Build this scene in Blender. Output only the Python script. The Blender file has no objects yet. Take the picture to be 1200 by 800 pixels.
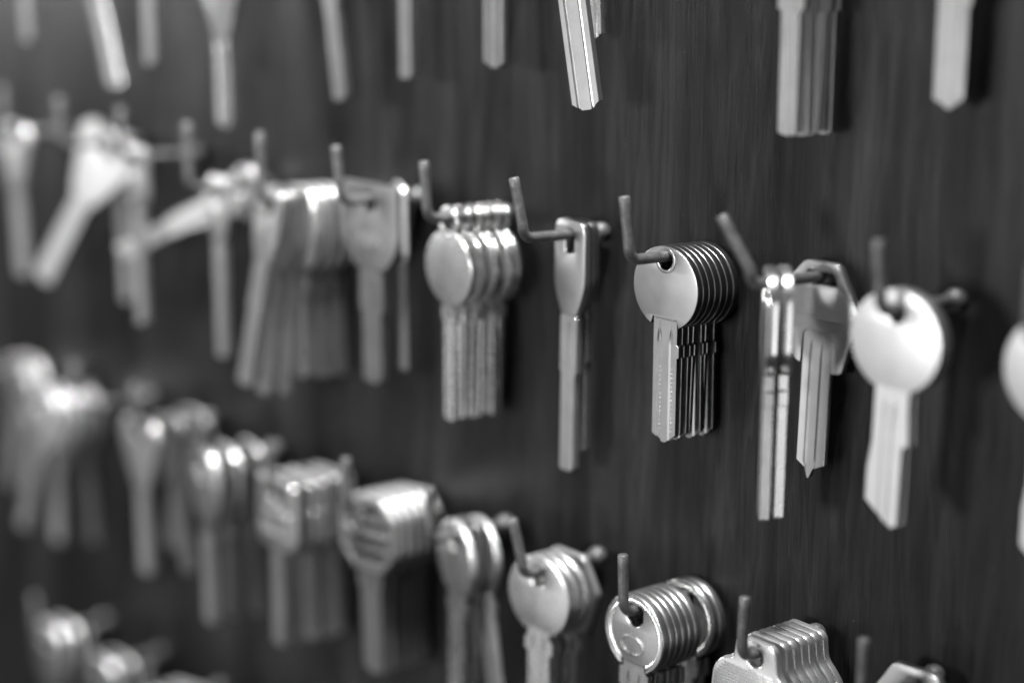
import bpy, bmesh, math, random
from mathutils import Vector, Matrix

random.seed(7)
R = math.radians
SC = bpy.context.scene
COL = SC.collection
MM = 0.001            # everything below is written in millimetres

# ------------------------------------------------------------------ camera
cam_d = bpy.data.cameras.new("camera")
cam = bpy.data.objects.new("camera", cam_d)
COL.objects.link(cam)
SC.camera = cam
PITCH, YAW = 14.34, 43.84
cam.location = Vector((342.6, -404.5, 90.0)) * MM
fw = Vector((-math.cos(R(YAW)) * math.cos(R(PITCH)), math.sin(R(YAW)) * math.cos(R(PITCH)), -math.sin(R(PITCH))))
cam.rotation_euler = fw.to_track_quat('-Z', 'Y').to_euler()
cam_d.sensor_width = 36.0
cam_d.lens = 69.0
cam_d.clip_start = 0.01
cam_d.clip_end = 50.0
cam_d.dof.use_dof = True
cam_d.dof.focus_distance = 0.528
cam_d.dof.aperture_fstop = 3.1
cam_d.dof.aperture_blades = 0

# ------------------------------------------------------------------ light
world = bpy.data.worlds.new("World")
SC.world = world
world.use_nodes = True
bg = world.node_tree.nodes["Background"]
bg.inputs[0].default_value = (1, 1, 1, 1)
bg.inputs[1].default_value = 0.018


def area(name, loc, target, sx, sy, power):
    d = bpy.data.lights.new(name, 'AREA')
    d.shape = 'RECTANGLE'
    d.size, d.size_y, d.energy = sx, sy, power
    o = bpy.data.objects.new(name, d)
    COL.objects.link(o)
    o.location = loc
    o.rotation_euler = (Vector(target) - Vector(loc)).to_track_quat('-Z', 'Y').to_euler()
    return o


area("front_window_light", (-0.15, -1.75, 0.10), (0, 0, -0.03), 0.30, 0.30, 28.0)
area("front_fill_light", (-0.80, -1.52, -0.48), (0, 0, -0.05), 0.90, 1.0, 1.9)  # broad unseen fill panel, added for the key faces to reflect
area("room_fill_light", (-1.45, -1.05, -0.45), (-0.15, 0, -0.05), 0.9, 0.9, 0.4)
area("left_window_light", (-1.78, -0.70, 0.16), (-0.3, 0, 0), 0.36, 0.32, 12.5)
area("right_edge_light", (1.45, -0.90, -0.38), (0, 0, -0.05), 0.35, 0.9, 2.6)  # lamp added at right to brighten the edge-on keys
area("ceiling_light", (0.15, -0.50, 1.25), (-0.05, -0.02, -0.05), 0.10, 0.10, 9.0)
spot = area("ceiling_spot_light", (0.15, -0.21, 1.10), (-0.36, -0.02, -0.14), 0.10, 0.10, 8.0)
spot.data.spread = R(46)

SC.view_settings.view_transform = 'Standard'
SC.view_settings.look = 'None'
SC.view_settings.exposure = 0.0
SC.view_settings.gamma = 1.0
SC.view_settings.use_curve_mapping = False


# ------------------------------------------------------------------ materials
def grey(v):
    return (v, v, v, 1)


def new_mat(name):
    m = bpy.data.materials.new(name)
    m.use_nodes = True
    nt = m.node_tree
    return m, nt, nt.nodes["Principled BSDF"], nt.nodes, nt.links


def ramp(nodes, stops):
    r = nodes.new("ShaderNodeValToRGB")
    while len(r.color_ramp.elements) < len(stops):
        r.color_ramp.elements.new(0.5)
    for e, (p, v) in zip(r.color_ramp.elements, stops):
        e.position = p
        e.color = grey(v)
    return r


def metal(name, base, rough, spread=0.08, bump=0.02, scratch=900, tarnish=0.12, matt=0.08):
    m, nt, b, N, L = new_mat(name)
    tc = N.new("ShaderNodeTexCoord")
    oi = N.new("ShaderNodeObjectInfo")
    n1 = N.new("ShaderNodeTexNoise")                      # cloudy tarnish
    n1.inputs["Scale"].default_value = 160
    n1.inputs["Detail"].default_value = 6
    addv = N.new("ShaderNodeVectorMath")
    addv.operation = 'ADD'
    L.new(tc.outputs["Object"], addv.inputs[0])
    L.new(oi.outputs["Random"], addv.inputs[1])
    L.new(addv.outputs[0], n1.inputs["Vector"])
    mp = N.new("ShaderNodeMapping")                       # brushed scratches
    mp.inputs["Scale"].default_value = (scratch * 5, scratch, scratch * 0.22)
    mp.inputs["Rotation"].default_value = (0, 0.25, 0)
    L.new(addv.outputs[0], mp.inputs["Vector"])
    n2 = N.new("ShaderNodeTexNoise")
    n2.inputs["Scale"].default_value = 1.0
    n2.inputs["Detail"].default_value = 3
    L.new(mp.outputs[0], n2.inputs["Vector"])
    r1 = ramp(N, [(0.3, base * (1 - tarnish)), (0.62, base)])
    L.new(n1.outputs["Fac"], r1.inputs[0])
    mul = N.new("ShaderNodeMixRGB")
    mul.blend_type = 'MULTIPLY'
    mul.inputs[0].default_value = 1
    rr = N.new("ShaderNodeMapRange")                      # each key a little lighter or duller
    rr.inputs[3].default_value = 0.84
    rr.inputs[4].default_value = 1.08
    L.new(oi.outputs["Random"], rr.inputs[0])
    L.new(r1.outputs[0], mul.inputs[1])
    L.new(rr.outputs[0], mul.inputs[2])
    L.new(mul.outputs[0], b.inputs["Base Color"])
    b.inputs["Metallic"].default_value = 1
    mr = N.new("ShaderNodeMapRange")
    mr.inputs[3].default_value = rough - spread * 0.6
    mr.inputs[4].default_value = rough + spread * 0.6
    mx = N.new("ShaderNodeMath")
    mx.operation = 'ADD'
    mx.inputs[1].default_value = 0
    sc = N.new("ShaderNodeMath")
    sc.operation = 'MULTIPLY_ADD'
    sc.inputs[1].default_value = 0.5
    L.new(n2.outputs["Fac"], sc.inputs[0])
    hv = N.new("ShaderNodeMath")
    hv.operation = 'MULTIPLY'
    hv.inputs[1].default_value = 0.5
    L.new(n1.outputs["Fac"], hv.inputs[0])
    L.new(hv.outputs[0], sc.inputs[2])
    L.new(sc.outputs[0], mr.inputs[0])
    L.new(mr.outputs[0], b.inputs["Roughness"])
    bp = N.new("ShaderNodeBump")
    bp.inputs["Strength"].default_value = bump
    bp.inputs["Distance"].default_value = 0.0002
    L.new(n2.outputs["Fac"], bp.inputs["Height"])
    L.new(bp.outputs[0], b.inputs["Normal"])
    b2 = N.new("ShaderNodeBsdfPrincipled")               # tumbled, matt share of the surface
    b2.inputs["Metallic"].default_value = 1
    b2.inputs["Roughness"].default_value = 0.6
    L.new(mul.outputs[0], b2.inputs["Base Color"])
    mix = N.new("ShaderNodeMixShader")
    mix.inputs[0].default_value = matt
    L.new(b.outputs[0], mix.inputs[1])
    L.new(b2.outputs[0], mix.inputs[2])
    L.new(mix.outputs[0], N["Material Output"].inputs["Surface"])
    return m


M_NICKEL = metal("nickel_silver", 0.80, 0.27)
M_BRIGHT = metal("bright_plated_steel", 0.92, 0.19, 0.05, 0.015, matt=0.08)
M_BRASS = metal("dull_brass", 0.66, 0.32, 0.09, 0.02)
M_PLATE = metal("smooth_grey_plate", 0.55, 0.30, 0.06, 0.05, matt=0.06)
M_EDGE = metal("tumbled_edge", 0.55, 0.44, 0.06, 0.05, matt=0.3)
M_SHINEEDGE = metal("painted_glint_edge", 0.95, 0.40, 0.06, 0.05, matt=0.3)  # near-white base colour painted in so the key tops read as glints
M_GREYEDGE = metal("mid_grey_edge", 0.30, 0.40, 0.06, 0.05)  # mid-grey tone for the outer edges of the beaded heads
M_DARKEDGE = metal("shade_dark_edge", 0.10, 0.36, 0.06, 0.05)  # dark colour imitates the shade on edges between stacked keys
M_SATIN = metal("satin_plate", 0.66, 0.36, 0.05, 0.01, tarnish=0.05, matt=0.25)
M_DARK = metal("dull_shaded_steel", 0.26, 0.42, 0.09, 0.03)  # dull steel; also colours rear keys dark as shade inside stacks


def hook_material():
    m, nt, b, N, L = new_mat("rusty_nail_steel")
    tc = N.new("ShaderNodeTexCoord")
    oi = N.new("ShaderNodeObjectInfo")
    av = N.new("ShaderNodeVectorMath")
    av.operation = 'ADD'
    L.new(tc.outputs["Object"], av.inputs[0])
    L.new(oi.outputs["Random"], av.inputs[1])
    n1 = N.new("ShaderNodeTexNoise")
    n1.inputs["Scale"].default_value = 420
    n1.inputs["Detail"].default_value = 8
    n1.inputs["Roughness"].default_value = 0.7
    L.new(av.outputs[0], n1.inputs["Vector"])
    r = ramp(N, [(0.34, 0.02), (0.44, 0.065), (0.66, 0.12)])
    L.new(n1.outputs["Fac"], r.inputs[0])
    L.new(r.outputs[0], b.inputs["Base Color"])
    r2 = ramp(N, [(0.35, 0.1), (0.5, 0.5)])
    L.new(n1.outputs["Fac"], r2.inputs[0])
    L.new(r2.outputs[0], b.inputs["Metallic"])
    b.inputs["Roughness"].default_value = 0.52
    bp = N.new("ShaderNodeBump")
    bp.inputs["Strength"].default_value = 0.35
    bp.inputs["Distance"].default_value = 0.0003
    L.new(n1.outputs["Fac"], bp.inputs["Height"])
    L.new(bp.outputs[0], b.inputs["Normal"])
    return m


M_HOOK = hook_material()


def wood_material():
    m, nt, b, N, L = new_mat("dark_stained_wood")
    tc = N.new("ShaderNodeTexCoord")

    def noise(scale, sx, sz, detail=6, rough=0.6, dist=0.0):
        mp = N.new("ShaderNodeMapping")
        mp.inputs["Scale"].default_value = (sx, 1, sz)
        L.new(tc.outputs["Object"], mp.inputs["Vector"])
        n = N.new("ShaderNodeTexNoise")
        n.inputs["Scale"].default_value = scale
        n.inputs["Detail"].default_value = detail
        n.inputs["Roughness"].default_value = rough
        n.inputs["Distortion"].default_value = dist
        L.new(mp.outputs[0], n.inputs["Vector"])
        return n

    broad = noise(1.0, 40, 3.4, 4, 0.55, 1.2)           # wide figure bands
    mid = noise(1.0, 150, 17, 7, 0.68, 1.6)             # growth streaks
    fine = noise(1.0, 1300, 48, 4, 0.7)                # open pores
    cloud = noise(1.0, 14, 9, 3, 0.5)
    rb = ramp(N, [(0.34, 0.0062), (0.5, 0.0105), (0.66, 0.018)])
    L.new(broad.outputs["Fac"], rb.inputs[0])
    rm = ramp(N, [(0.30, 0.82), (0.52, 1.0), (0.72, 1.18)])
    L.new(mid.outputs["Fac"], rm.inputs[0])
    rf = ramp(N, [(0.33, 0.5), (0.5, 1.05)])
    L.new(fine.outputs["Fac"], rf.inputs[0])
    rc = ramp(N, [(0.3, 0.8), (0.7, 1.2)])
    L.new(cloud.outputs["Fac"], rc.inputs[0])

    def mul(a, c):
        x = N.new("ShaderNodeMixRGB")
        x.blend_type = 'MULTIPLY'
        x.inputs[0].default_value = 1
        L.new(a, x.inputs[1])
        L.new(c, x.inputs[2])
        return x.outputs[0]
    fr = N.new("ShaderNodeMath")
    fr.operation = 'MULTIPLY'
    fr.inputs[1].default_value = 7.0
    L.new(broad.outputs["Fac"], fr.inputs[0])
    fx = N.new("ShaderNodeMath")
    fx.operation = 'FRACT'
    L.new(fr.outputs[0], fx.inputs[0])
    rg = ramp(N, [(0.0, 0.78), (0.75, 1.1), (0.97, 1.32), (1.0, 0.8)])
    L.new(fx.outputs[0], rg.inputs[0])
    colr = mul(rg.outputs[0], mul(mul(rb.outputs[0], rm.outputs[0]), mul(rf.outputs[0], rc.outputs[0])))
    # dust specks
    vo = N.new("ShaderNodeTexVoronoi")
    vo.inputs["Scale"].default_value = 150
    L.new(tc.outputs["Object"], vo.inputs["Vector"])
    rs = ramp(N, [(0.0, 1.0), (0.02, 1.0), (0.045, 0.0)])
    L.new(vo.outputs["Distance"], rs.inputs[0])
    mixs = N.new("ShaderNodeMixRGB")
    L.new(rs.outputs[0], mixs.inputs[0])
    L.new(colr, mixs.inputs[1])
    mixs.inputs[2].default_value = grey(0.05)
    L.new(mixs.outputs[0], b.inputs["Base Color"])
    rr = N.new("ShaderNodeMapRange")
    rr.inputs[3].default_value = 0.26
    rr.inputs[4].default_value = 0.42
    L.new(mid.outputs["Fac"], rr.inputs[0])
    L.new(rr.outputs[0], b.inputs["Roughness"])
    b.inputs["Specular IOR Level"].default_value = 0.16
    bp = N.new("ShaderNodeBump")
    bp.inputs["Strength"].default_value = 0.15
    bp.inputs["Distance"].default_value = 0.0004
    L.new(fine.outputs["Fac"], bp.inputs["Height"])
    bp2 = N.new("ShaderNodeBump")
    bp2.inputs["Strength"].default_value = 0.20
    bp2.inputs["Distance"].default_value = 0.0012
    L.new(mid.outputs["Fac"], bp2.inputs["Height"])
    L.new(bp.outputs[0], bp2.inputs["Normal"])
    L.new(bp2.outputs[0], b.inputs["Normal"])
    return m


M_WOOD = wood_material()


# ------------------------------------------------------------------ mesh helpers
def finish(me, mat, angle=32, edge=None):
    me.transform(Matrix.Scale(MM, 4))
    me.polygons.foreach_set("use_smooth", [True] * len(me.polygons))
    me.set_sharp_from_angle(angle=R(angle))
    me.materials.clear()
    me.materials.append(mat)
    if edge is not None:
        me.materials.append(edge)
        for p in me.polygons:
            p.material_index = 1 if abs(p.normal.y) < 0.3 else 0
    me.update()
    return me


def add(name, me, parent=None):
    o = bpy.data.objects.new(name, me)
    COL.objects.link(o)
    if parent:
        o.parent = parent
    return o


def plate(name, loops, thick, bevel=0.22, res=2, y0=0.0):
    """flat plate in the x/z plane from outline + hole loops, rounded edges; returns a mesh in mm"""
    cu = bpy.data.curves.new(name, 'CURVE')
    cu.dimensions = '2D'
    cu.fill_mode = 'BOTH'
    cu.extrude = thick / 2 - bevel
    cu.bevel_depth = bevel
    cu.bevel_resolution = res
    cu.offset = -bevel
    for lp in loops:
        sp = cu.splines.new('POLY')
        sp.points.add(len(lp) - 1)
        for p, (x, y) in zip(sp.points, lp):
            p.co = (x, y, 0, 1)
        sp.use_cyclic_u = True
    o = bpy.data.objects.new(name, cu)
    COL.objects.link(o)
    dg = bpy.context.evaluated_depsgraph_get()
    me = bpy.data.meshes.new_from_object(o.evaluated_get(dg))
    bpy.data.objects.remove(o)
    bpy.data.curves.remove(cu)
    me.name = name
    me.transform(Matrix.Translation((0, y0, 0)) @ Matrix.Rotation(R(90), 4, 'X'))
    bm = bmesh.new()
    bm.from_mesh(me)
    bmesh.ops.remove_doubles(bm, verts=bm.verts, dist=0.004)
    bmesh.ops.recalc_face_normals(bm, faces=bm.faces)
    bm.to_mesh(me)
    bm.free()
    return me


def text_plate(body, size, thick, x, z, y0):
    cu = bpy.data.curves.new("lettering", 'FONT')
    cu.body = body
    cu.size = size
    cu.align_x = 'CENTER'
    cu.extrude = thick
    cu.offset = 0.15
    o = bpy.data.objects.new("lettering", cu)
    COL.objects.link(o)
    dg = bpy.context.evaluated_depsgraph_get()
    me = bpy.data.meshes.new_from_object(o.evaluated_get(dg))
    bpy.data.objects.remove(o)
    bpy.data.curves.remove(cu)
    me.transform(Matrix.Translation((x, y0, z)) @ Matrix.Rotation(R(90), 4, 'X'))
    return me


def circle(cx, cz, r, n=56, rz=None, a0=0.0):
    rz = rz or r
    return [(cx + r * math.cos(a0 + 2 * math.pi * i / n), cz + rz * math.sin(a0 + 2 * math.pi * i / n)) for i in range(n)]


def rpoly(pts, r, n=5):
    """polygon with rounded corners; r one value or one per corner"""
    out = []
    k = len(pts)
    for i in range(k):
        p0, p1, p2 = Vector(pts[i - 1]), Vector(pts[i]), Vector(pts[(i + 1) % k])
        rr = r[i] if isinstance(r, (list, tuple)) else r
        a, c = (p0 - p1), (p2 - p1)
        la, lc = a.length, c.length
        d = min(rr, la * 0.48, lc * 0.48)
        if d < 0.05:
            out.append((p1.x, p1.y))
            continue
        s, e = p1 + a * (d / la), p1 + c * (d / lc)
        for j in range(n + 1):
            t = j / n
            q = s * (1 - t) ** 2 + p1 * 2 * t * (1 - t) + e * t ** 2
            out.append((q.x, q.y))
    return out


def round_bow(r, cz, neck, notch_top=None, n=64):
    """disc outline whose foot is notched where the thinner blade enters"""
    th = math.asin(neck / r)
    pts = []
    for i in range(n + 1):
        a = -math.pi / 2 + th + (2 * math.pi - 2 * th) * i / n
        pts.append((r * math.cos(a), cz + r * math.sin(a)))
    zt = notch_top if notch_top is not None else cz - r * 0.72
    pts += [(-neck * 0.86, zt + 0.5), (-neck * 0.7, zt), (neck * 0.7, zt), (neck * 0.86, zt + 0.5)]
    return pts


def blade_mesh(name, secs, thick, front=(), back=(), runout=None, cuts=()):
    """milled key blade. secs: (z, x_left, x_right) from the bow down; front/back: grooves (x, width, depth);
    cuts: planes (point, outward normal) in x/z that trim the tip"""
    ch = 0.13
    ztop = secs[0][0]
    if runout is None:
        runout = (ztop - 5.0, ztop - 10.0)
    zs = sorted(set([s[0] for s in secs] + [runout[0], (runout[0] * 2 + runout[1]) / 3, runout[1]]), reverse=True)
    zs = [z for z in zs if z >= secs[-1][0]]

    def lim(z):
        for (z0, a0, b0), (z1, a1, b1) in zip(secs, secs[1:]):
            if z0 >= z >= z1:
                t = 0 if z0 == z1 else (z0 - z) / (z0 - z1)
                return a0 + (a1 - a0) * t, b0 + (b1 - b0) * t
        return secs[-1][1], secs[-1][2]

    def side(grooves, k, xl, xr):
        h = thick / 2
        p = [(xl, h - ch), (xl + ch, h)]
        for gx, gw, gd in sorted(grooves):
            w = gw * (0.25 + 0.75 * k)
            d = gd * k
            for dx, dd in ((-w / 2, 0), (-w * 0.28, d), (w * 0.28, d), (w / 2, 0)):
                p.append((gx + dx, h - dd))
        p += [(xr - ch, h), (xr, h - ch)]
        return [(min(max(x, xl), xr), y) for x, y in p]
    bm = bmesh.new()
    rings = []
    for z in zs:
        xl, xr = lim(z)
        k = 0.0 if z >= runout[0] else min(1.0, (runout[0] - z) / (runout[0] - runout[1]))
        k = math.sqrt(k)
        f = side(front, k, xl, xr)
        b = side(back, k, xl, xr)
        ring = [bm.verts.new((x, -y, z)) for x, y in f] + [bm.verts.new((x, y, z)) for x, y in reversed(b)]
        rings.append(ring)
    n = len(rings[0])
    for a, c in zip(rings, rings[1:]):
        for i in range(n):
            bm.faces.new((a[i], a[(i + 1) % n], c[(i + 1) % n], c[i]))
    bm.faces.new(rings[0])
    bm.faces.new(list(reversed(rings[-1])))
    for (px, pz), (nx, nz) in cuts:
        geom = bm.verts[:] + bm.edges[:] + bm.faces[:]
        res = bmesh.ops.bisect_plane(bm, geom=geom, plane_co=(px, 0, pz), plane_no=Vector((nx, 0, nz)).normalized(), clear_outer=True)
        ed = [g for g in res["geom_cut"] if isinstance(g, bmesh.types.BMEdge)]
        if ed:
            bmesh.ops.contextual_create(bm, geom=ed)
    bmesh.ops.remove_doubles(bm, verts=bm.verts, dist=0.003)
    bmesh.ops.recalc_face_normals(bm, faces=bm.faces)
    me = bpy.data.meshes.new(name)
    bm.to_mesh(me)
    bm.free()
    return me


def tube(name, pts, rad, n=14, tip_chamfer=0.25):
    bm = bmesh.new()
    pts = [Vector(p) for p in pts]
    rings = []
    up = Vector((1, 0, 0))
    seq = [(pts[0], rad, 0)]
    for i in range(1, len(pts) - 1):
        seq.append((pts[i], rad, i))
    d = (pts[-1] - pts[-2]).normalized()
    seq.append((pts[-1] - d * tip_chamfer, rad, len(pts) - 1))
    seq.append((pts[-1], rad - tip_chamfer, len(pts) - 1))
    for p, r, i in seq:
        t = (pts[min(i + 1, len(pts) - 1)] - pts[max(i - 1, 0)]).normalized()
        b = up.cross(t).normalized()
        a = t.cross(b).normalized()
        rings.append([bm.verts.new(p + a * r * math.cos(2 * math.pi * k / n) + b * r * math.sin(2 * math.pi * k / n)) for k in range(n)])
    for a, c in zip(rings, rings[1:]):
        for k in range(n):
            bm.faces.new((a[k], a[(k + 1) % n], c[(k + 1) % n], c[k]))
    bm.faces.new(rings[0])
    bm.faces.new(rings[-1])
    bmesh.ops.recalc_face_normals(bm, faces=bm.faces)
    me = bpy.data.meshes.new(name)
    bm.to_mesh(me)
    bm.free()
    return me


def box(name, x0, x1, y0, y1, z0, z1, bevel=0.0):
    bm = bmesh.new()
    bmesh.ops.create_cube(bm, size=1)
    for v in bm.verts:
        v.co = Vector(((x0 + x1) / 2 + v.co.x * (x1 - x0), (y0 + y1) / 2 + v.co.y * (y1 - y0), (z0 + z1) / 2 + v.co.z * (z1 - z0)))
    if bevel:
        bmesh.ops.bevel(bm, geom=bm.edges[:], offset=bevel, segments=2, affect='EDGES')
    me = bpy.data.meshes.new(name)
    bm.to_mesh(me)
    bm.free()
    return me


# ------------------------------------------------------------------ the setting: the board
me = finish(box("board", -760, 420, 0, 18, -420, 300, 1.5), M_WOOD)
board = add("board", me)
board["kind"] = "structure"
board["label"] = "dark stained wooden board with vertical grain behind all the keys"

# ------------------------------------------------------------------ hooks
PX, PZ = 40.0, 99.0
ROD = 1.5
SHAFT = 17.0            # the shaft lies this far below the tip
REACH = 33.0


def hook_line(col, row):
    """x of the hook and height of its shaft at the board and slope"""
    return -40.0 * (col - 3) + HX.get((col, row), 0.0), (2 - row) * PZ - SHAFT + HZ.get((col, row), 0.0)


HX = {(2, 2): 1.0, (2, 3): 2.0}
HZ = {(7, 2): -5.0, (8, 2): -6.0, (7, 3): -4.0, (8, 3): -2.5, (8, 4): -8, (9, 4): -9, (10, 4): -7, (11, 4): -5, (11, 3): -5, (12, 3): -3}
SLOPE = 0.07
collar_me = None


def hook(col, row, label, lean=(0.0, 0.0), reach=REACH, tip=SHAFT):
    """lean: how far the tip leans in x and y"""
    global collar_me
    x, zb = hook_line(col, row)
    root = bpy.data.objects.new("hook", None)
    root.empty_display_size = 0.005
    COL.objects.link(root)
    root.location = Vector((x, 0, zb - SLOPE * REACH)) * MM
    root["label"] = label
    root["category"] = "hook"
    root["group"] = "bent nail hooks driven into the board"
    br = 3.6
    pts = [(0, 4, -SLOPE * 4), (0, 0, 0)]
    for k in range(1, 5):
        pts.append((0, -(reach - br) * k / 4, SLOPE * (reach - br) * k / 4))
    zc = SLOPE * reach
    for k in range(1, 7):
        a = R(90 * k / 6)
        pts.append((0, -(reach - br) - br * math.sin(a), zc + br * (1 - math.cos(a)) - SLOPE * br * (1 - k / 6)))
    h = tip - br
    for k in range(1, 6):
        t = k / 5
        pts.append((lean[0] * t, -reach - lean[1] * t, zc + br + h * t))
    add("nail", finish(tube("nail", pts, ROD), M_HOOK, 50), root)
    if collar_me is None:
        bm = bmesh.new()
        prof = [(0.6, 0.0), (2.3, 0.0), (2.8, -0.9), (2.95, -2.0), (2.7, -3.1), (2.1, -3.9), (1.4, -4.3)]
        n = 20
        rings = [[bm.verts.new((r * math.cos(2 * math.pi * k / n), y, r * math.sin(2 * math.pi * k / n))) for k in range(n)] for r, y in prof]
        for a, c in zip(rings, rings[1:]):
            for k in range(n):
                bm.faces.new((a[k], a[(k + 1) % n], c[(k + 1) % n], c[k]))
        bmesh.ops.recalc_face_normals(bm, faces=bm.faces)
        collar_me = bpy.data.meshes.new("collar")
        bm.to_mesh(collar_me)
        bm.free()
        finish(collar_me, M_HOOK, 60)
    add("collar", collar_me, root)
    return root


def shaft_z(col, row, y):
    x, zb = hook_line(col, row)
    return x, zb - SLOPE * (REACH + y)


# ------------------------------------------------------------------ key kinds
# each kind: dict(hole=radius, t=thickness, parts=[(name, mesh, [(child name, mesh), ...]), ...]); x/z origin = hole centre
KINDS = {}


def kind(name, hole, t, parts):
    KINDS[name] = dict(hole=hole, t=t, parts=parts, mats={})


def std_blade(top, length, w, t, shoulder=None, front=None, back=None, cuts=None, nib=None, off=0.0):
    """top: z where it leaves inside the bow; length: z of the tip (negative)"""
    h = w / 2
    if shoulder:
        zs0, zs1, sl, sr = shoulder
        secs = [(top, -h + off, h + off), (zs0 + 0.4, -h + off, h + off), (zs0, -h - sl + off, h + sr + off), (zs1, -h - sl + off, h + sr + off), (zs1 - 0.5, -h + off, h + off)]
    else:
        secs = [(top, -h + off, h + off)]
    if nib:
        nx, nh = nib
        secs += [(length + nh + 2.2, -h + off, h + off), (length + nh + 0.4, nx - 1.1, nx + 1.3), (length, nx - 0.25, nx + 0.25)]
    else:
        secs += [(length, -h + off, h + off)]
    front = front if front is not None else [(-w * 0.24 + off, w * 0.17, t * 0.28), (w * 0.27 + off, w * 0.14, t * 0.28)]
    back = back if back is not None else [(w * 0.08 + off, w * 0.2, t * 0.25)]
    return blade_mesh("blade", secs, t, front, back, runout=(top - 4.2, top - 8.5), cuts=cuts or [])


def tip_cut(x, z, nx, nz):
    return ((x, z), (nx, nz))


# middle row, third hook: thin round disc keys
b = plate("bow", [round_bow(11.5, -7.6, 4.9, -16.3), circle(0, 0, 2.6, 28)], 2.1, 0.18)
ring = plate("hole_rim", [circle(0, 0, 3.5, 28), circle(0, 0, 2.62, 28)], 0.3, 0.1, 1, -1.1)
bl = std_blade(-14.5, -50.8, 8.4, 1.5, (-23.2, -26.2, 0.0, 0.7),
               cuts=[tip_cut(0.6, -50.8, 0.75, -1), tip_cut(-0.4, -50.8, -0.55, -1)], front=[(-1.9, 2.0, 0.45), (2.3, 1.7, 0.45)])
bm = bmesh.new()
for gx in (-1.9, 2.3):
    for k in range(15):
        bmesh.ops.create_icosphere(bm, subdivisions=1, radius=0.27 + 0.08 * random.random(), matrix=Matrix.Translation((gx, -0.16, -30.0 - 1.25 * k)))
mm = bpy.data.meshes.new("milling_marks")
bm.to_mesh(mm)
bm.free()
kind("disc", 2.6, 2.1, [("bow", b, [("hole_rim", ring)]), ("blade", bl, [("milling_marks", mm)])])

# big plain round key, hole near the rim
b = plate("bow", [round_bow(13.2, -7.2, 5.2, -19.0), circle(0, 0, 2.7, 28)], 2.4, 0.16)
secs = [(-18.5, -5.0, 5.0), (-24.0, -5.0, 5.0), (-33.2, -5.0, 5.6), (-33.9, -5.0, 3.9), (-41.0, -6.0, 3.9), (-49.0, -6.0, 3.9), (-55.5, -6.0, 3.9)]
bl = blade_mesh("blade", secs, 1.9, [(1.2, 1.6, 0.5), (-1.6, 1.1, 0.4)], [(0, 1.6, 0.4)], (-22.5, -27), [tip_cut(-6.0, -49.5, -0.8, -1), tip_cut(3.9, -54.4, 0.7, -1), tip_cut(-2.6, -54.6, -0.5, -1)])
kind("big_round", 2.7, 2.4, [("bow", b, []), ("blade", bl, [])])

# thick oval keys seen edge-on
b = plate("bow", [rpoly([(-9, 6.5), (9, 6.5), (11, -5), (8, -17), (4.6, -20.5), (-4.6, -20.5), (-8, -17), (-11, -5)], 5.5, 7), circle(0, 0, 4.0, 28)], 3.0, 1.0, 4)
bl = std_blade(-18, -57.5, 6.6, 2.5, (-25.0, -28.5, 0.9, 0.9), cuts=[tip_cut(2.4, -57.5, 0.7, -1), tip_cut(-2.4, -57.5, -0.7, -1)])
kind("oval", 4.0, 3.0, [("bow", b, []), ("blade", bl, [])])

b = plate("bow", [rpoly([(-9.6, 6.5), (9.6, 6.5), (9.9, -16), (5.0, -21.0), (-5.0, -21.0), (-9.9, -16)], [9, 9, 6, 2, 2, 6], 10), circle(0, 0, 4.0, 28)], 3.0, 0.62, 4)
bl = std_blade(-18, -60.0, 8.4, 2.5, (-25.0, -28.5, 0.9, 0.9), cuts=[tip_cut(2.4, -60, 0.7, -1), tip_cut(-2.4, -60, -0.7, -1)])
kind("thick_oval", 4.0, 3.0, [("bow", b, []), ("blade", bl, [])])

# angular head with slot hole
o = rpoly([(-4.8, 4.2), (5.0, 4.2), (12.0, -8.0), (7.8, -24.4), (4.8, -24.8), (4.4, -15.5), (3.4, -14.2), (-3.4, -14.2), (-4.4, -15.5), (-4.8, -23.4), (-6.6, -22.8), (-10.6, -12.5), (-9.6, -1.5)], [1.4, 1.4, 2, 1, .4, .6, .8, .8, .6, .4, 1, 2, 2])
sl = rpoly([(-4.2, 1.7), (4.2, 1.7), (5.2, -1.9), (-5.2, -1.9)], 0.8)
b = plate("bow", [o, sl], 2.2, 0.12)
bl = std_blade(-12.5, -54.4, 8.6, 1.6, front=[(-1.6, 1.2, 0.5), (1.9, 1.6, 0.5)], nib=(-0.4, 2.2))
rib = plate("ribbing", [rpoly([(-8.2, -3.2 - 0.9 * k), (7.2, -3.2 - 0.9 * k), (7.2, -3.55 - 0.9 * k), (-8.2, -3.55 - 0.9 * k)], 0.1, 1) for k in range(9)], 0.22, 0.05, 1, -1.12)
kind("angular", 1.7, 2.2, [("bow", b, [("ribbing", rib)]), ("blade", bl, [])])

# long narrow key
o = rpoly([(-6.4, 4.6), (6.4, 4.6), (6.7, -2.5), (6.7, -15), (4.0, -21.5), (3.2, -23.0), (-3.2, -23.0), (-4.0, -21.5), (-6.7, -15), (-6.7, -2.5)], [6, 6, 2, 5, 2, .3, .3, 2, 5, 2])
sl = rpoly([(-2.0, 2.0), (2.0, 2.0), (2.0, -5.0), (-2.0, -5.0)], 1.6)
b = plate("bow", [o, sl], 2.6, 0.35)
bl = std_blade(-20, -70, 6.2, 2.2, (-23.5, -40.0, 0.6, 0.6), front=[(0.4, 1.6, 0.4)], cuts=[tip_cut(1.2, -70, 0.8, -1), tip_cut(-2.0, -70, -0.5, -1)])
kind("narrow", 2.0, 2.6, [("bow", b, []), ("blade", bl, [])])

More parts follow.
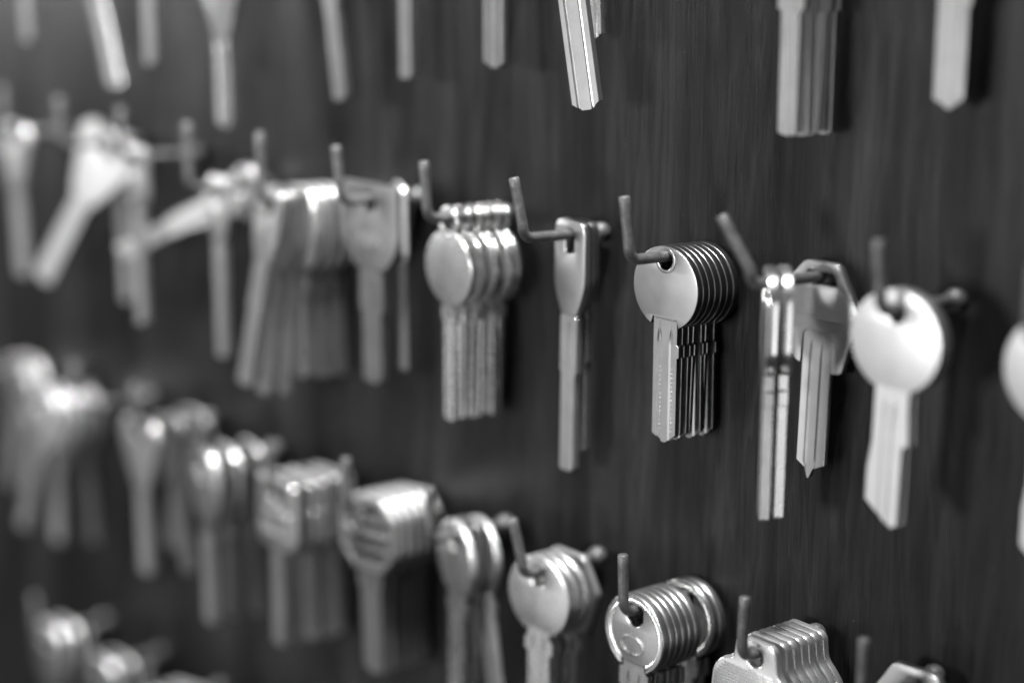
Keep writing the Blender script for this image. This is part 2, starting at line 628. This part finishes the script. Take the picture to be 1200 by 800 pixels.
# round ring-like bow with a big hole
b = plate("bow", [round_bow(13.0, -6.6, 4.8, -17.0), circle(0, 0, 4.4, 32)], 2.4, 0.6, 4)
bl = std_blade(-15, -59.0, 6.0, 1.8, (-21.5, -25.0, 1.2, 1.2), cuts=[tip_cut(1.5, -59.0, 0.6, -1), tip_cut(-1.5, -59.0, -0.6, -1)])
kind("wide_hole", 4.4, 2.3, [("bow", b, []), ("blade", bl, [])])

# oval bow with a small eyelet on top
pts = []
for k in range(29):
    a = R(-32 + 244 * k / 28)
    pts.append((5.2 * math.cos(a), 5.2 * math.sin(a)))
for k in range(41):
    a = R(113 + 314 * k / 40)
    pts.append((12.2 * math.cos(a), -13.6 + 11.4 * math.sin(a)))
b = plate("bow", [pts, circle(0, 0, 3.2, 28)], 1.6, 0.36, 4)
bl = std_blade(-22, -60.5, 5.6, 1.2, (-25.5, -29.5, 1.2, 1.2), cuts=[tip_cut(1.5, -60.5, 0.6, -1), tip_cut(-1.5, -60.5, -0.6, -1)])
kind("eyelet", 3.2, 2.2, [("bow", b, []), ("blade", bl, [])])

# square-topped bow with raised lettering
o = rpoly([(-12.6, 6.2), (12.6, 6.2), (13.0, -13.0), (7.2, -20.3), (5.0, -20.9), (-5.0, -20.9), (-7.2, -20.3), (-13.0, -13.0)], [1, 1, 5, 2, .5, .5, 2, 5])
b = plate("bow", [o, circle(0, 0, 2.7, 24)], 2.4, 0.3)
lt = text_plate("BEA", 6.0, 0.3, 0, -13.2, -1.25)
bl = std_blade(-18, -57.5, 8.6, 2.0, (-21.5, -34.0, 1.0, 1.0), cuts=[tip_cut(1.5, -57.5, 0.8, -1), tip_cut(-2.2, -57.5, -0.5, -1)])
kind("lettered", 2.7, 2.4, [("bow", b, [("lettering", lt)]), ("blade", bl, [])])

# beaded round key with oval medallion
zc = -6.2
b = plate("bow", [round_bow(11.4, zc, 5.0, -15.2), rpoly([(-3.3, 2.4), (3.3, 2.4), (3.5, -2.4), (0, -4.6), (-3.5, -2.4)], 2.4, 6)], 2.3, 0.3, 3)
rimz = plate("raised_rim", [[(x * .985, zc + (z - zc) * .985) for x, z in round_bow(11.4, zc, 5.0, -15.2)][:65] + [(x * .96, zc + (z - zc) * .96) for x, z in reversed(round_bow(11.4, zc, 5.0, -15.2)[:65])]], 0.7, 0.1, 1, -1.0)
med = plate("oval_medallion", [circle(-0.6, -9.8, 4.5, 40, 2.9), circle(-0.6, -9.8, 4.0, 40, 2.4)], 0.9, 0.08, 1, -1.0)
bm = bmesh.new()
for k in range(60):
    a = R(-58 + 296 * k / 59)
    bmesh.ops.create_icosphere(bm, subdivisions=1, radius=0.42, matrix=Matrix.Translation((9.7 * math.cos(a), -1.12, zc + 9.7 * math.sin(a))))
bead = bpy.data.meshes.new("beaded_rim")
bm.to_mesh(bead)
bm.free()
bl = std_blade(-13.5, -50.0, 8.4, 1.9, (-17.4, -22.5, 1.5, 1.5), cuts=[tip_cut(1.0, -50, 0.7, -1), tip_cut(-1.0, -50, -0.7, -1)])
kind("beaded", 2.4, 2.3, [("bow", b, [("raised_rim", rimz), ("oval_medallion", med), ("beaded_rim", bead)]), ("blade", bl, [])])

# medium round key
b = plate("bow", [round_bow(12.4, -6.8, 4.9, -16.8), rpoly([(-2.6, 2.6), (2.6, 2.6), (2.8, -3.6), (-2.8, -3.6)], 2.5, 6)], 2.3, 0.5, 3)
bl = std_blade(-15, -54.0, 8.8, 1.8, (-20.4, -24.0, 1.2, 1.2), cuts=[tip_cut(1.5, -54.0, 0.6, -1), tip_cut(-1.5, -54.0, -0.6, -1)])
kind("round", 2.6, 2.3, [("bow", b, []), ("blade", bl, [])])

# six-sided head
o = rpoly([(-6.2, 5.0), (6.2, 5.0), (12.4, -5.2), (8.6, -17.5), (5.0, -19.6), (-5.0, -19.6), (-8.6, -17.5), (-12.4, -5.2)], [1.6] * 8)
b = plate("bow", [o, circle(0, 0, 2.7, 24)], 2.4, 0.3)
bl = std_blade(-17, -54.0, 8.6, 1.9, (-21, -25.0, 1.2, 1.2), cuts=[tip_cut(1.5, -54.0, 0.6, -1), tip_cut(-1.5, -54.0, -0.6, -1)])
kind("hexagonal", 2.7, 2.4, [("bow", b, []), ("blade", bl, [])])

# ribbed body with a raised top tab
o = rpoly([(-5.0, 4.6), (5.0, 4.6), (6.4, 3.2), (7.4, -2.6), (10.2, -5.0), (13.2, -8.4), (13.6, -15.0), (9.5, -22.0), (5.0, -24.0), (-5.0, -24.0), (-9.5, -22.0), (-13.6, -15.0), (-13.2, -6.6), (-10.6, -3.2), (-6.8, -2.2), (-6.4, 3.2)],
          [1.4, 1.4, .8, 2, 1.5, 2.5, 3, 2, 1, 1, 2, 3, 2.5, 1.5, 1, .8])
b = plate("bow", [o, circle(0, 0, 2.7, 24)], 2.4, 0.4, 3)
lines = []
for k in range(20):
    z = -3.9 - k * 0.9
    w = min(12.4, 9.4 + (-3.9 - z) * 0.95) if z > -15 else 12.4 - (-15 - z) * 0.6
    lines.append([(-w, z), (w if z < -7 else 6.4 + (-z - 3.9) * 0.8, z), (w if z < -7 else 6.4 + (-z - 3.9) * 0.8, z - 0.45), (-w, z - 0.45)])
rb = plate("ribbing", lines, 0.7, 0.12, 1, -1.2)
bl = std_blade(-22, -58.0, 8.6, 1.9, (-26, -30.0, 1.2, 1.2), cuts=[tip_cut(1.5, -58.0, 0.6, -1), tip_cut(-1.5, -58.0, -0.6, -1)])
kind("tabbed", 2.7, 2.4, [("bow", b, [("ribbing", rb)]), ("blade", bl, [])])

# eight-sided head with three raised bars
o = rpoly([(-7.5, 4.2), (7.5, 4.2), (13.0, -2.0), (13.0, -14.5), (6.5, -21.4), (4.6, -22.0), (-4.6, -22.0), (-6.5, -21.4), (-13.0, -14.5), (-13.0, -2.0)], [2, 2, 2, 2, 1, .4, .4, 1, 2, 2])
slots = [rpoly([(-a, z), (a, z), (a, z - h), (-a, z - h)], 0.9, 4) for a, z, h in ((9.6, -4.6, 2.6), (9.8, -9.4, 2.6), (8.2, -14.2, 2.6))]
b = plate("bow", [o, circle(0, 0, 2.7, 24)] + slots, 2.5, 0.7, 3)
frame = plate("raised_frame", [[(x * .97, -8.9 + (z + 8.9) * .97) for x, z in o], [(x * .84, -8.9 + (z + 8.9) * .84) for x, z in o]], 0.7, 0.15, 1, -1.4)
bars = [("bar", plate("bar", [rpoly([(-a, z), (a, z), (a, z - 1.5), (-a, z - 1.5)], 0.5, 3)], 0.8, 0.2, 1, -1.4)) for a, z in ((10.2, -7.55), (9.8, -12.35))]
bl = std_blade(-18, -56.0, 8.8, 2.0, (-22, -26.0, 1.2, 1.2), cuts=[tip_cut(1.5, -56.0, 0.6, -1), tip_cut(-1.5, -56.0, -0.6, -1)])
kind("barred", 2.7, 2.5, [("bow", b, [("raised_frame", frame)] + bars), ("blade", bl, [])])

# plain square head
o = rpoly([(-10.8, 5.4), (10.8, 5.4), (11.0, -16.5), (8.5, -19.2), (4.6, -19.6), (-4.6, -19.6), (-8.5, -19.2), (-11.0, -16.5)], [2, 2, 2, 1, .4, .4, 1, 2])
b = plate("bow", [o, circle(0, 0, 2.7, 24)], 2.5, 0.9, 4)
pan = plate("raised_panel", [rpoly([(-8, -5.5), (8, -5.5), (8, -15), (-8, -15)], 1.5), rpoly([(-6.6, -7), (6.6, -7), (6.6, -13.6), (-6.6, -13.6)], 1.2)], 0.5, 0.12, 1, -1.35)
bl = std_blade(-17, -54.0, 6.6, 2.0, cuts=[tip_cut(1.5, -54.0, 0.6, -1), tip_cut(-1.5, -54.0, -0.6, -1)])
kind("square", 2.7, 2.5, [("bow", b, [("raised_panel", pan)]), ("blade", bl, [])])

# long-handled key
o = rpoly([(-9.0, 5.2), (9.0, 5.2), (11.0, -8.0), (11.0, -38), (4.6, -52.0), (-4.6, -52.0), (-11.0, -38.0), (-11.0, -8.0)], [3, 3, 6, 6, .4, .4, 6, 6])
b = plate("bow", [o, circle(0, 0, 2.8, 24)], 3.0, 0.7, 3)
bl = std_blade(-50, -83.5, 8.8, 2.2, cuts=[tip_cut(1.5, -83.5, 0.6, -1), tip_cut(-1.5, -83.5, -0.6, -1)])
kind("long_handled", 2.8, 3.0, [("bow", b, []), ("blade", bl, [])])

# three-cornered head
o = rpoly([(-9.0, 5.2), (9.0, 5.2), (12.6, 0.0), (5.6, -19.0), (4.4, -21.0), (-4.4, -21.0), (-5.6, -19.0), (-12.6, 0.0)], [3, 3, 4, 2, .3, .3, 2, 4])
b = plate("bow", [o, circle(0, 0, 2.8, 24)], 2.4, 0.8, 4)
bl = std_blade(-18, -54.0, 7.0, 2.0, cuts=[tip_cut(1.5, -54.0, 0.6, -1), tip_cut(-1.5, -54.0, -0.6, -1)])
kind("three_cornered", 2.8, 2.4, [("bow", b, []), ("blade", bl, [])])


for kn, kd in KINDS.items():            # meshes are in mm until here
    for nm, me, ch in kd["parts"]:
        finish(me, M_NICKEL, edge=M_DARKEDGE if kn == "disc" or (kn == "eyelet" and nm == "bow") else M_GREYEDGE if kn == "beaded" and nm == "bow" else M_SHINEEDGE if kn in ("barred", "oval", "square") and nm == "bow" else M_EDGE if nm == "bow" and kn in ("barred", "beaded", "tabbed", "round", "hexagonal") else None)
        for cn, cme in ch:
            finish(cme, M_NICKEL)


def with_mat(kd, me, mat):
    key = (me.name, mat.name)
    if key not in kd["mats"]:
        c = me.copy()
        c.name = me.name
        c.materials[0] = mat
        kd["mats"][key] = c
    return kd["mats"][key]


CATEGORY = "key"


def key(kn, col, row, y, label, group, swing=0.0, yaw=0.0, lean=0.0, mat=M_NICKEL, dx=0.0, scale=1.0):
    """hang one key: y along the shaft (negative = towards the room); swing > 0 sends the blade to the left"""
    kd = KINDS[kn]
    x, zs = shaft_z(col, row, y)
    root = bpy.data.objects.new("key", None)
    root.empty_display_size = 0.005
    COL.objects.link(root)
    root.location = Vector((x + dx, y, zs + ROD - kd["hole"] * scale)) * MM
    root.rotation_euler = (R(lean), R(swing), R(yaw))
    root.scale = (scale, 1, scale)
    root["label"] = label
    root["category"] = CATEGORY
    if group:
        root["group"] = group
    for nm, me, ch in kd["parts"]:
        p = add(nm, with_mat(kd, me, mat), root)
        for cn, cme in ch:
            add(cn, with_mat(kd, cme, M_NICKEL if cn == "lettering" else mat), p)
    return root


ORD = ["frontmost", "second", "third", "fourth", "fifth", "sixth", "seventh", "eighth", "ninth"]
NUM = {2: "two", 3: "three", 4: "four", 5: "five", 6: "six", 7: "seven", 8: "eight"}


def stack(kn, col, row, ys, what, jit=1.0, swing=0.0, yaw=0.0, mats=None, **kw):
    n = len(ys)
    rnd = random.Random(col * 31 + row * 7 + n)
    for i, y in enumerate(ys):
        if i == 0:
            lab = "frontmost of the %s %s" % (NUM[n], what)
        elif i == n - 1:
            lab = "rearmost of the %s %s" % (NUM[n], what)
        else:
            lab = "%s from front of the %s %s" % (ORD[i], NUM[n], what)
        j = 0 if i == 0 else jit
        key(kn, col, row, y, lab, what, swing + rnd.uniform(-1.6, 1.6) * j, yaw + rnd.uniform(-1.2, 1.2) * j,
            mat=(mats[i % len(mats)] if mats else M_NICKEL), **kw)


def spread(a, b, n):
    return [a + (b - a) * i / (n - 1) for i in range(n)]


# ================================================================== middle row
hook(0, 2, "bent nail hook of the pale key cut off by the right edge")
key("big_round", 0, 2, -20, "pale round key cut off by the right edge of the picture", None, 0, 2, mat=M_SATIN)

hook(1, 2, "blurred nail hook of the bright round keys at right, bright collar showing", (-1, 0.5))
key("big_round", 1, 2, -25, "bright plain round key at right, front of the blurred pair", "pair of bright round keys at right", 1.2, 1, mat=M_SATIN, scale=0.96)
key("big_round", 1, 2, -22.3, "rear key of the pair of bright round keys at right, mostly hidden", "pair of bright round keys at right", 0.8, -1, mat=M_BRASS, scale=0.96)

hook(2, 2, "nail hook leaning left above the two keys seen edge-on", (-7.5, 3))
key("thick_oval", 2, 2, -25, "nearer of two thick keys seen edge-on, shining edge", "pair of thick keys seen edge-on", 0, -46, mat=M_BRIGHT)
key("thick_oval", 2, 2, -20.5, "farther of two thick keys seen edge-on, beside the angular key", "pair of thick keys seen edge-on", 0.5, -45, mat=M_NICKEL, dx=1.0)
key("angular", 2, 2, -4.8, "angular headed key with ribbed face and pointed tip, behind the edge-on keys", None, 1.5, 4, mat=M_BRASS, dx=1.0)

hook(3, 2, "sharp bent nail hook carrying seven thin round keys in mid picture", (-1.0, 1.0))
stack("disc", 3, 2, [-17.4, -14.8, -12.4, -10.0, -7.5, -5.1, -2.2], "thin round keys stacked in sharp focus, middle row", 1.0, mats=[M_PLATE])

hook(4, 2, "rusty nail hook carrying the long narrow key with a slot hole", (-2.0, 1.5))
key("narrow", 4, 2, -13.0, "long narrow key with slot hole, in front of its twin, middle row", "pair of long narrow keys", 1.0, -6, mat=M_BRASS)
key("narrow", 4, 2, -9.6, "long narrow key half hidden behind its twin, only its right edge showing", "pair of long narrow keys", -0.5, -3, mat=M_DARK, scale=0.92)

hook(5, 2, "nail hook carrying the oval keys with eyelets, beside the square lettered key", (-0.5, 0.5))
stack("eyelet", 5, 2, [-24, -19, -15, -11.2, -7.4, -3.6], "shiny oval keys with eyelets in the middle row", 4.0, 0.5, -8, mats=[M_NICKEL, M_BRIGHT])

hook(6, 2, "nail hook carrying the square-headed key with raised lettering", (-0.8, 0.5))
key("lettered", 6, 2, -20.5, "square-topped grey key with raised lettering on its head", None, 0, 2, mat=M_DARK)
key("square", 6, 2, -9, "key turned edge-on behind the lettered key, coloured dark as shadow", None, -4, -34, mat=M_DARK)  # dark metal stands in for the shadow behind the lettered key

hook(7, 2, "nail hook carrying blurred keys with glinting rounded tops, left of the lettered key", (0, 0), tip=SHAFT + 5)
fan = "blurred keys with blades fanned out to the left"
key("narrow", 7, 2, -28.5, "frontmost of the three " + fan, fan, 16, 0, mat=M_BRASS, scale=0.96)
key("narrow", 7, 2, -25.0, "middle one of the three " + fan, fan, 11, -2, mat=M_BRASS, scale=0.98)
key("narrow", 7, 2, -21.6, "rearmost of the three " + fan, fan, 5, 0, mat=M_DARK, scale=0.95)
stack("oval", 7, 2, [-17.6, -13.4, -9.2, -5.0], "blurred keys with glinting rounded tops", 2.4, 1, -2, mats=[M_BRIGHT, M_DARK])  # dark metal on every other key imitates shade within the stack

hook(8, 2, "nail hook carrying the key whose blade sticks out far to the left", (0, 0), tip=SHAFT + 5)
key("narrow", 8, 2, -8, "blurred key swung so far that its blade points sideways to the left", None, 64, 14, mat=M_SATIN, scale=0.98)
key("disc", 8, 2, -3.5, "blurred bright key tilted behind the sideways key", None, 66, 4, mat=M_BRIGHT, scale=0.85)
key("narrow", 8, 2, -21, "blurred narrow key hanging straight below the sideways key", None, 1, -6, mat=M_BRASS, scale=0.85)

hook(9, 2, "blurred nail hook standing between the brightest tilted key and the sideways key")
key("narrow", 9, 2, -27, "blurred dull key hanging straight just right of the brightest tilted key", None, 1, 0, mat=M_BRASS, scale=0.86)

hook(10, 2, "blurred nail hook of the brightest tilted key at far left")
key("three_cornered", 10, 2, -13, "brightest blurred key at far left, tilted with its tip to the left", None, 34, 17, mat=M_SATIN, scale=1.2)
key("narrow", 10, 2, -8, "blurred dull key partly hidden behind the brightest tilted key", None, 0, 4, mat=M_BRASS, scale=0.86)

hook(11, 2, "blurred nail hook of the leftmost key in the middle row")
key("three_cornered", 11, 2, -29, "leftmost blurred key of the middle row, hanging straight", None, 0, 0, mat=M_BRASS)

# ================================================================== lower row
hook(1, 3, "nail hook at the lower right whose tip stands before the board, key cut off below")
key("hexagonal", 1, 3, -9.5, "six-sided key at bottom right, only its top corner in the picture", None, 2, 4, mat=M_BRASS)

hook(2, 3, "nail hook standing in front of the ribbed keys", (0.5, 0))
stack("tabbed", 2, 3, [-26.6, -22.2, -19.0, -15.8, -12.6, -9.4, -6.2], "ribbed keys with raised top tabs at the bottom edge", 0.9, 3, 3, mats=[M_NICKEL, M_BRASS])

hook(3, 3, "sharp bent nail hook carrying the beaded round keys", (-0.5, 0))
stack("beaded", 3, 3, [-27.2, -24.4, -21.8, -19.2, -16.4, -13.8, -6.0, -3.2], "beaded round keys stacked at the bottom", 0.9, 1, -3, mats=[M_NICKEL, M_BRASS])

hook(4, 3, "nail hook with bright collar carrying the round keys left of the beaded stack", (-2.5, 1.5))
stack("round", 4, 3, [-25.5, -22, -18.6], "plain round keys left of the beaded stack", 1.2, 0, 1, mats=[M_NICKEL, M_BRASS])
key("hexagonal", 4, 3, -13.5, "six-sided key behind the plain round keys left of the beaded stack", None, 2, 2, mat=M_BRASS)

hook(5, 3, "nail hook with bright collar carrying three narrow turned keys in the lower row")
key("round", 5, 3, -22, "turned round-headed key, front of three left of the plain round keys", "three turned keys in the lower row", 1, -17, mat=M_NICKEL)
key("narrow", 5, 3, -17.5, "narrow key in the middle of the three turned keys, lower row", "three turned keys in the lower row", 0, -10, mat=M_DARK)
key("round", 5, 3, -13, "slanting key behind the three turned keys, its bright rim showing", "three turned keys in the lower row", -13, -16, mat=M_BRASS)

hook(6, 3, "nail hook hidden by the eight-sided keys with raised bars")
stack("barred", 6, 3, [-24, -20.2, -16.4, -12.6, -8.8, -5.0], "eight-sided keys with raised bars and shining tops", 0.7, -2, 3, mats=[M_DARK])

hook(7, 3, "blurred nail hook carrying the square-headed keys in the lower row")
stack("square", 7, 3, [-30, -23.5, -18, -12.5, -7], "blurred square-headed keys in the lower row", 2.4, 1, -3, mats=[M_BRASS, M_DARK])

hook(8, 3, "blurred nail hook carrying three dim keys left of the square-headed ones")
stack("oval", 8, 3, [-31, -22, -12], "blurred dim oval keys left of the square-headed ones", 2.5, 0, -12, mats=[M_BRASS, M_DARK, M_DARK])

hook(9, 3, "blurred nail hook carrying the three-cornered keys at lower left")
key("three_cornered", 9, 3, -31, "blurred three-cornered key in front, tapering head, lower left", "blurred three-cornered keys at lower left", 0, 2, mat=M_BRASS)
key("three_cornered", 9, 3, -20, "blurred three-cornered key hanging second, tilted, lower left", "blurred three-cornered keys at lower left", -12, 0, mat=M_DARK)
key("round", 9, 3, -8, "blurred round key nearest the board behind the three-cornered keys, lower left", None, 16, 8, mat=M_DARK)

hook(10, 3, "blurred nail hook without keys in front of it at far lower left")
hook(11, 3, "blurred nail hook carrying the wide-holed keys with round glints at far lower left")
glint = "blurred wide-holed keys with round glints at far lower left"
for q, (yy, sw, mt) in enumerate(((-22, 20, M_NICKEL), (-17, 5, M_BRASS), (-12, 13, M_BRIGHT), (-7, -3, M_DARK))):
    key("wide_hole", 11, 3, yy, ("frontmost of the four ", "second from front of the four ", "third from front of the four ", "rearmost of the four ")[q] + glint, glint, sw, 7, mat=mt, scale=1.02)

hook(12, 3, "blurred nail hook cut off by the left edge in the lower row")
stack("round", 12, 3, [-11, -5], "blurred keys cut off by the left edge in the lower row", 1, 12, 0, mats=[M_BRIGHT])

# ================================================================== bottom row, only tops at the lower left
hook(8, 4, "blurred nail hook at the bottom edge, rightmost of the bottom row")
stack("round", 8, 4, [-30, -25, -20, -15], "blurred keys peeping over the bottom edge, rightmost ones", 1, 0, 0, mats=[M_BRIGHT])
hook(9, 4, "blurred nail hook at the bottom edge, second from the right in the bottom row")
stack("square", 9, 4, [-31, -26, -20, -14], "blurred square-headed keys at the bottom edge", 1.5, -8, 0, mats=[M_DARK, M_BRASS])
hook(10, 4, "blurred nail hook at the bottom left, second from the left in the bottom row")
stack("oval", 10, 4, [-28, -20], "blurred round keys with two soft glints at the bottom left", 1.5, 0, 0, mats=[M_DARK])
hook(11, 4, "blurred nail hook in the bottom left corner, leftmost of the bottom row")
stack("oval", 11, 4, [-27, -20], "blurred keys cut off in the bottom left corner", 1.5, 0, 0, mats=[M_DARK])

# ================================================================== top row, only blades hang into the picture
hook(1, 1, "nail hook above the picture holding the blurred key at top right")
key("disc", 1, 1, -9, "key at top right whose rounded blade tip throws a dark shadow", None, 0, 0, mat=M_PLATE)
hook(2, 1, "nail hook above the picture holding the bundle of blades at top right")
stack("eyelet", 2, 1, [-19, -15.5, -12, -8.5, -5], "keys whose blades hang in a bundle at top right", 0.8, 0, 0, mats=[M_PLATE, M_BRASS])
hook(4, 1, "nail hook above the picture holding the slanting grooved blade")
key("round", 4, 1, -20, "slanting bright key with grooved blade at top centre, in focus", None, -11, 2, mat=M_BRIGHT, scale=1.15)
key("round", 4, 1, -7.8, "key hanging behind the slanting grooved one, only its tip showing", None, -3, 0, mat=M_NICKEL, scale=0.8)
hook(5, 1, "nail hook above the picture holding the pointed blade left of the slanting one")
key("hexagonal", 5, 1, -5.5, "key with a pointed blade tip just left of the slanting key, top row", None, 0, 0, mat=M_DARK)
hook(6, 1, "nail hook above the picture holding the second blade left of the slanting one")
key("narrow", 6, 1, -5, "dull key second to the left of the slanting key, top row", None, 0, 0, mat=M_DARK, scale=0.88)
hook(7, 1, "nail hook above the picture holding the dull slanting blade, top row")
key("narrow", 7, 1, -7, "dull slightly slanting key third to the left of the bright slanting one, top row", None, -8, 0, mat=M_DARK, scale=1.02)
hook(8, 1, "nail hook above the picture holding the bright wide blade at top left")
key("long_handled", 8, 1, -17, "bright key hanging lowest at top left, its head tapering into the picture", None, 0, 0, mat=M_BRIGHT)
hook(9, 1, "nail hook above the picture holding the dim blade at top left")
key("narrow", 9, 1, -19, "dim straight key left of the lowest hanging one, top left", None, 0, 0, mat=M_DARK, scale=0.95)
hook(10, 1, "nail hook above the picture holding the bright tilted blade at top left")
key("three_cornered", 10, 1, -22, "bright tilted key second from the left in the top row", None, -14, 8, mat=M_BRIGHT, scale=1.42)
hook(11, 1, "nail hook above the picture holding the leftmost blade")
key("narrow", 11, 1, -20, "dim key leftmost in the top row", None, 0, 0, mat=M_DARK, scale=0.92)
